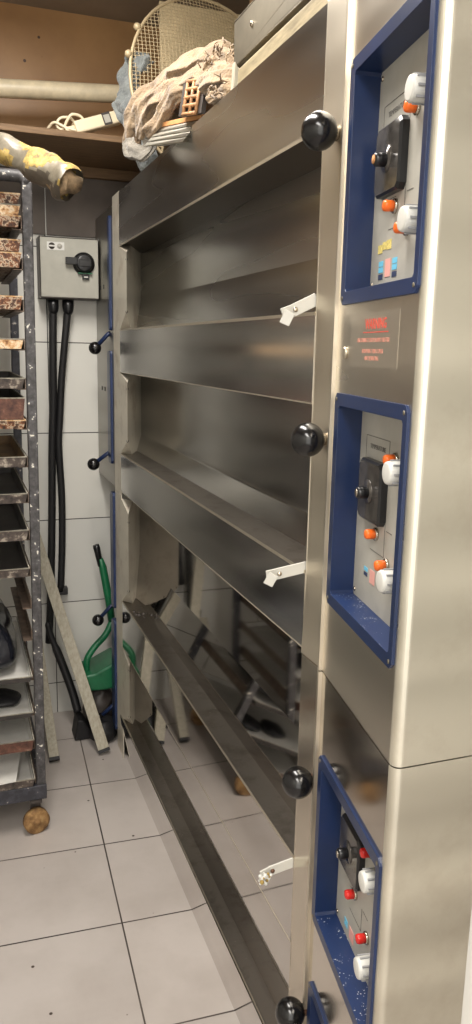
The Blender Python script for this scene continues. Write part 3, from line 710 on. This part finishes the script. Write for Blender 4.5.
mb = MB().prism([(-.115, .195), (-.105, .258), (-.07, .262), (.02, .305), (.045, .30), (.045, .20), (-.03, .19)], 2.86, 3.02, 'y', 'green')
build(mb, 'scoop', pan, .008, 3)
# dark tools standing behind
bt = thing('broom', (-.14, 2.93, 0), 'black-handled worn brush propped behind the long batten', 'broom')
build(MB().tube(jit([(-.226, 3.03, .432), (-.212, 3.02, .37), (-.178, 2.99, .27), (-.146, 2.95, .165), (-.130, 2.91, .09)], 6), [.006] + [.012] * 8 + [.016] * 16, 'black_matt', 12), 'handle', bt)
mb = MB().prism([(-.155, .004), (-.075, .004), (-.085, .03), (-.118, .085), (-.140, .088)], 2.84, 2.93, 'y', 'black_matt'); build(mb, 'bristle_head', bt, .006)
lump((-.045, 2.94, .0), .060, .07, .10, 'dark_side', 'floor_cloth', 'dark grey floor cloth bunched under the green dustpan', 'cloth', 3, .02)
lump((-.045, 2.84, .0), .056, .07, .045, 'black_matt', 'rubber_mat', 'black rubber scrap on the floor at the foot of the oven end', 'mat', 9, .014)

# ------------------------------------------------------------------ things on top of the ovens
ZT = 1.992
# mesh guard
o = thing('wire_guard', (.25, 2.5, ZT), 'round beige wire mesh guard standing on the oven top', 'guard')
C0 = Vector((.255, 2.50, 2.272)); RR = .272; tl = math.radians(8)
ax1 = Vector((.97, .24, 0)).normalized(); ax2 = Vector((0, math.sin(tl), math.cos(tl))); axn = ax1.cross(ax2)
def gp(a, b):
    r = math.hypot(a, b) / RR; return C0 + ax1 * a + ax2 * b + axn * (.045 * (1 - r * r)) 
if axn.y > 0: axn = -axn
mb = MB(); k = 24
for i in range(-k, k + 1):
    a = i * RR / (k + .5); h = math.sqrt(max(0, RR * RR - a * a))
    mb.tube([gp(a, -h + 2 * h * j / 10) for j in range(11)], .0011, 'wire', 4, caps=False)
    mb.tube([gp(-h + 2 * h * j / 10, a) for j in range(11)], .0011, 'wire', 4, caps=False)
build(mb, 'wire_mesh', o)
build(MB().tube([gp(RR * math.cos(t * math.pi / 24), RR * math.sin(t * math.pi / 24)) for t in range(48)], .005, 'wire', 8, closed=True), 'rim', o)
mb = MB()
for ang in (150, 168, 205): 
    q = gp((RR + .008) * math.cos(math.radians(ang)), (RR + .008) * math.sin(math.radians(ang))); build(MB().sphere(q, .011, 'wire', 10), 'rim_lug', o)

# cream board behind the guard
T = Matrix.Translation((.43, 2.595, ZT + .002)) @ Matrix.Rotation(math.radians(-5), 4, 'X')
tag(build(MB().box(-.30, .16, 0, .012, 0, .57, 'cream', T), 'cream_board', bevel=.002), 'cream coloured board standing behind the round wire guard', 'board')
tag(build(MB().box(.315, .36, 2.30, 2.335, ZT, ZC - .002, 'wood'), 'wooden_post', bevel=.002), 'upright wooden post rising from the oven top behind the steel channel', 'post')
# timber and channel along the front edge
o = tag(build(MB().box(.012, .07, 1.145, 1.56, ZT, 2.030, 'timber'), 'timber_batten', bevel=.003), 'rough grey-brown timber batten along the oven top front edge', 'batten')
mb = MB().box(.018, .022, .80, 1.60, 2.050, 2.125, 'channel').box(.018, .085, .80, 1.60, 2.046, 2.050, 'channel').box(.018, .085, .80, 1.60, 2.125, 2.129, 'channel').box(.02, .083, 1.594, 1.60, 2.05, 2.125, 'channel')
for y in (1.50, 1.15): mb.lathe([(.006, 0), (.005, .003), (.002, .004)], (.018, y, 2.09), (-1, 0, 0), 'chrome', 12)
tag(build(mb, 'steel_channel', bevel=.001), 'long grey steel channel lying above the timber batten on the oven', 'channel')
for yy in (1.18, 1.44): tag(build(MB().box(.03, .065, yy, yy + .04, 2.0305, 2.0455, 'wood'), 'wooden_spacer', bevel=.001), 'small wooden spacer between the timber batten and the steel channel', 'spacer', 'spacers under the steel channel')
tag(build(MB().prism([(.008, ZT), (.050, ZT), (.046, 2.045), (.034, 2.048), (.030, 2.035), (.018, 2.04), (.012, 2.05)], 1.575, 1.592, 'y', 'wood_pale'), 'wood_offcut', bevel=.002), 'small splintered pale wood offcut at the end of the timber batten', 'offcut')

# towel heap
def fold(path, w, t, m, seed, amp=.012, n=40, twist=0):
    P = jit(path, 7); mb = MB(); k = len(P); pts = []
    for i, p in enumerate(P):
        tg = (P[min(i + 1, k - 1)] - P[max(i - 1, 0)]).normalized()
        out = Vector((-.75, -.55, .35)); a = tg.cross(out).normalized(); b = a.cross(tg).normalized()
        e = .72 + .28 * math.sin(math.pi * min(1, max(0, (i + .8) / (k + .6))))
        for j in range(n):
            h = 2 * math.pi * j / n; rr = 1 + .20 * abs(math.sin(2.5 * h + i * .12 + seed)) ** .6 + .16 * math.sin(5 * h - i * .18) + .09 * math.sin(9 * h + i * .1 + seed)
            pts.append(p + a * math.cos(h) * w * e * rr + b * math.sin(h) * t * e * rr)
    fs = [(i * n + j, i * n + (j + 1) % n, (i + 1) * n + (j + 1) % n, (i + 1) * n + j) for i in range(k - 1) for j in range(n)] + [tuple(range(n - 1, -1, -1)), tuple((k - 1) * n + j for j in range(n))]
    mb.faces(pts, fs, m, True)
    for v in mb.bm.verts: v.co += noise.noise_vector(v.co * 20 + Vector((seed * 3, 0, 0))) * amp + noise.noise_vector(v.co * 50) * amp * .5 + noise.noise_vector(v.co * 140) * .0022
    return mb
def merge(mbs):
    A = mbs[0]
    for B in mbs[1:]:
        mp = [A.mi(m) for m in B.mats]; vs = [A.bm.verts.new(v.co) for v in B.bm.verts]; B.bm.verts.index_update()
        for f in B.bm.faces:
            g = A.bm.faces.new([vs[v.index] for v in f.verts]); g.material_index = mp[f.material_index]; g.smooth = True
        B.bm.free()
    return A
tw = thing('towel', (.0, 1.95, ZT), 'crumpled beige terry towel heaped on the front edge of the oven top', 'towel')
A = [(-.050, 2.22, 2.018), (-.052, 2.20, 2.076), (-.032, 2.15, 2.120), (.004, 2.05, 2.147), (.035, 1.90, 2.146), (.058, 1.78, 2.128)]
B = [(-.048, 2.13, 2.030), (-.040, 2.07, 2.085), (-.005, 1.97, 2.100), (.022, 1.87, 2.100), (.035, 1.77, 2.055)]
F_ = [(-.052, 2.03, 2.015), (-.030, 1.98, 2.055), (-.008, 1.92, 2.085), (.03, 1.88, 2.09)]
Cc = [(.07, 2.25, 2.05), (.07, 2.1, 2.07), (.09, 1.95, 2.075), (.10, 1.8, 2.06)]
E_ = [(-.005, 1.74, 2.050), (.030, 1.64, 2.045), (.06, 1.6, 2.03)]
build(merge([fold(A, .030, .020, 'towel', 1), fold(B, .026, .018, 'towel', 2), fold(F_, .020, .014, 'towel', 3), fold(Cc, .05, .04, 'towel', 4), fold([(.0, 2.2, 2.06), (.03, 2.08, 2.09), (.05, 1.95, 2.10), (.07, 1.82, 2.09)], .04, .03, 'towel', 14, .016), fold([(-.03, 2.2, 2.10), (-.005, 2.1, 2.135), (.03, 1.98, 2.13)], .022, .012, 'towel', 17, .01)]), 'terry_folds', tw, subsurf=1)
D_ = [(.018, 1.80, 2.095), (.040, 1.74, 2.108), (.066, 1.67, 2.082), (.055, 1.62, 2.035), (.020, 1.63, 2.012), (-.004, 1.68, 2.005)]
build(merge([fold(D_, .018, .012, 'towel', 7, .010), fold(E_, .02, .016, 'towel', 9, .01), fold([(.03, 1.82, 2.07), (.045, 1.72, 2.06), (.05, 1.66, 2.04)], .03, .03, 'towel', 5)]), 'frayed_end', tw, subsurf=1)
mb = MB()
for i in range(70):
    t = random.random(); P = jit(D_, 6); p = P[int(t * (len(P) - 1))].copy(); p += Vector((random.uniform(-.02, 0), random.uniform(-.03, .0), random.uniform(-.01, .025)))
    q = p + Vector((random.uniform(-.02, .01), random.uniform(-.03, .01), random.uniform(-.02, .02))); r = q + Vector((random.uniform(-.01, .01), random.uniform(-.01, .01), random.uniform(-.02, .01)))
    q = p.lerp(q, .6); r = p.lerp(r, .7); mb.tube([p, q, r], [.0022, .0016, .0009], 'towel', 4)
build(mb, 'frayed_threads', tw)
g = fold([(-.075, 2.16, 2.03), (-.070, 2.14, 1.998), (-.048, 2.11, 1.985), (-.032, 2.10, 2.005), (-.040, 2.10, 2.035)], .020, .008, 'towel_grey', 6, .008)
build(g, 'grey_lining', tw, subsurf=1)['label'] = 'grey underside of the towel'
# carton and slotted holder half wrapped in the towel
o = thing('aluminium_slats', (-.03, 1.92, 1.97), 'short bundle of striped aluminium slats jutting from the towel over the oven edge', 'slats')
def hexa(P, m): return MB().faces(P, [(0, 1, 2, 3), (7, 6, 5, 4), (0, 4, 5, 1), (1, 5, 6, 2), (2, 6, 7, 3), (3, 7, 4, 0)], m)
a, b, c, d = Vector((-.072, 2.00, 1.978)), Vector((-.016, 1.86, 1.962)), Vector((.012, 1.80, 2.000)), Vector((-.034, 2.00, 2.024))
ax = Vector((.05, .03, .012))
for i in range(4):
    t0, t1 = i / 4 + .02, (i + 1) / 4 - .02
    build(hexa([a.lerp(d, t0), b.lerp(c, t0), b.lerp(c, t1), a.lerp(d, t1), a.lerp(d, t0) + ax, b.lerp(c, t0) + ax, b.lerp(c, t1) + ax, a.lerp(d, t1) + ax], 'foil'), 'slat', o, .001)
o2 = hexa([d + Vector((0, 0, .001)), c + Vector((0, 0, .001)), c + Vector((0, 0, .011)), d + Vector((0, 0, .011)), d + ax, c + ax, c + ax + Vector((0, 0, .01)), d + ax + Vector((0, 0, .01))], 'cardboard')
tag(build(o2, 'cardboard_strip', bevel=.001), 'thin brown cardboard strip lying on the aluminium slats', 'cardboard')
hd = thing('slotted_holder', (-.01, 1.83, 2.01), 'brown slotted wooden holder poking out between towel folds', 'holder')
Ta = Vector((-.022, 1.862, 2.018)); Tb = Vector((.004, 1.775, 2.006)); up = Vector((.014, .01, .072)); bk = Vector((.012, .006, 0))
build(hexa([Ta, Tb, Tb + up, Ta + up, Ta + bk, Tb + bk, Tb + up + bk, Ta + up + bk], 'dark_side'), 'backing', hd)
mb = MB(); off = Vector((-.004, -.003, 0))
def bar(p, q, r): mb.tube([p + off, q + off], r, 'slot', 6)
for i in range(5): bar(Ta.lerp(Tb, .25) + up * (i / 4), Ta.lerp(Tb, .85) + up * (i / 4), .0045)
for t in (.28, .56, .84): bar(Ta.lerp(Tb, t), Ta.lerp(Tb, t) + up, .004)
build(mb, 'slot_grid', hd)
# rag hanging on the pipe
rg = fold([(.050, 2.44, 2.300), (.012, 2.46, 2.318), (-.006, 2.48, 2.285), (-.006, 2.47, 2.23), (-.018, 2.46, 2.19), (.004, 2.42, 2.14), (.02, 2.40, 2.08), (.03, 2.38, 2.02)], .030, .018, 'rag', 11, .018)
tag(build(rg, 'rag', subsurf=1), 'blue-grey rag bunched against the left edge of the wire guard', 'rag')
tag(build(MB().prism([(.085, 2.165), (.118, 2.160), (.112, 2.195), (.092, 2.200)], 1.90, 1.93, 'y', 'orange') if False else MB().faces([(.070, 1.92, 2.15), (.112, 1.90, 2.15), (.116, 1.90, 2.185), (.094, 1.92, 2.208), (.078, 1.93, 2.19), (.070, 1.926, 2.15), (.112, 1.906, 2.15), (.116, 1.906, 2.185), (.094, 1.926, 2.208), (.078, 1.936, 2.19)], [(0, 1, 2, 3, 4), (9, 8, 7, 6, 5), (0, 5, 6, 1), (1, 6, 7, 2), (2, 7, 8, 3), (3, 8, 9, 4), (4, 9, 5, 0)], 'cardboard'), 'cardboard_scrap'), 'orange-brown torn cardboard scrap standing behind the towel', 'cardboard')
# power strip with coiled lead on the shelf
ps = thing('power_strip', (-.05, 2.74, 2.170), 'cream power strip with coiled lead at the edge of the wooden shelf', 'power strip')
T = Matrix.Translation((-.045, 2.735, 2.1715)) @ Matrix.Rotation(math.radians(-20), 4, 'Y') @ Matrix.Rotation(math.radians(4), 4, 'Z')
mb = MB().box(-.075, .085, -.025, .025, .02, .058, 'cable', T); build(mb, 'casing', ps, .006, 3)
mb = MB().box(.020, .048, -.0262, .0262, .022, .0588, 'dark_side', T).box(.024, .044, -.0268, -.0262, .028, .052, 'plate', T); build(mb, 'rating_label', ps)
mb = MB().box(-.105, -.075, -.012, .012, .028, .048, 'cable', T)
loop = jit([(-.12, 2.74, 2.200), (-.140, 2.735, 2.216), (-.170, 2.735, 2.212), (-.182, 2.735, 2.190), (-.165, 2.73, 2.178), (-.150, 2.72, 2.205), (-.135, 2.715, 2.222), (-.105, 2.72, 2.218), (-.095, 2.72, 2.190), (-.12, 2.715, 2.177), (-.155, 2.72, 2.182), (-.19, 2.73, 2.196), (-.21, 2.75, 2.178)], 6)
mb.tube(loop, .0045, 'cable', 8); build(mb, 'coiled_lead', ps)
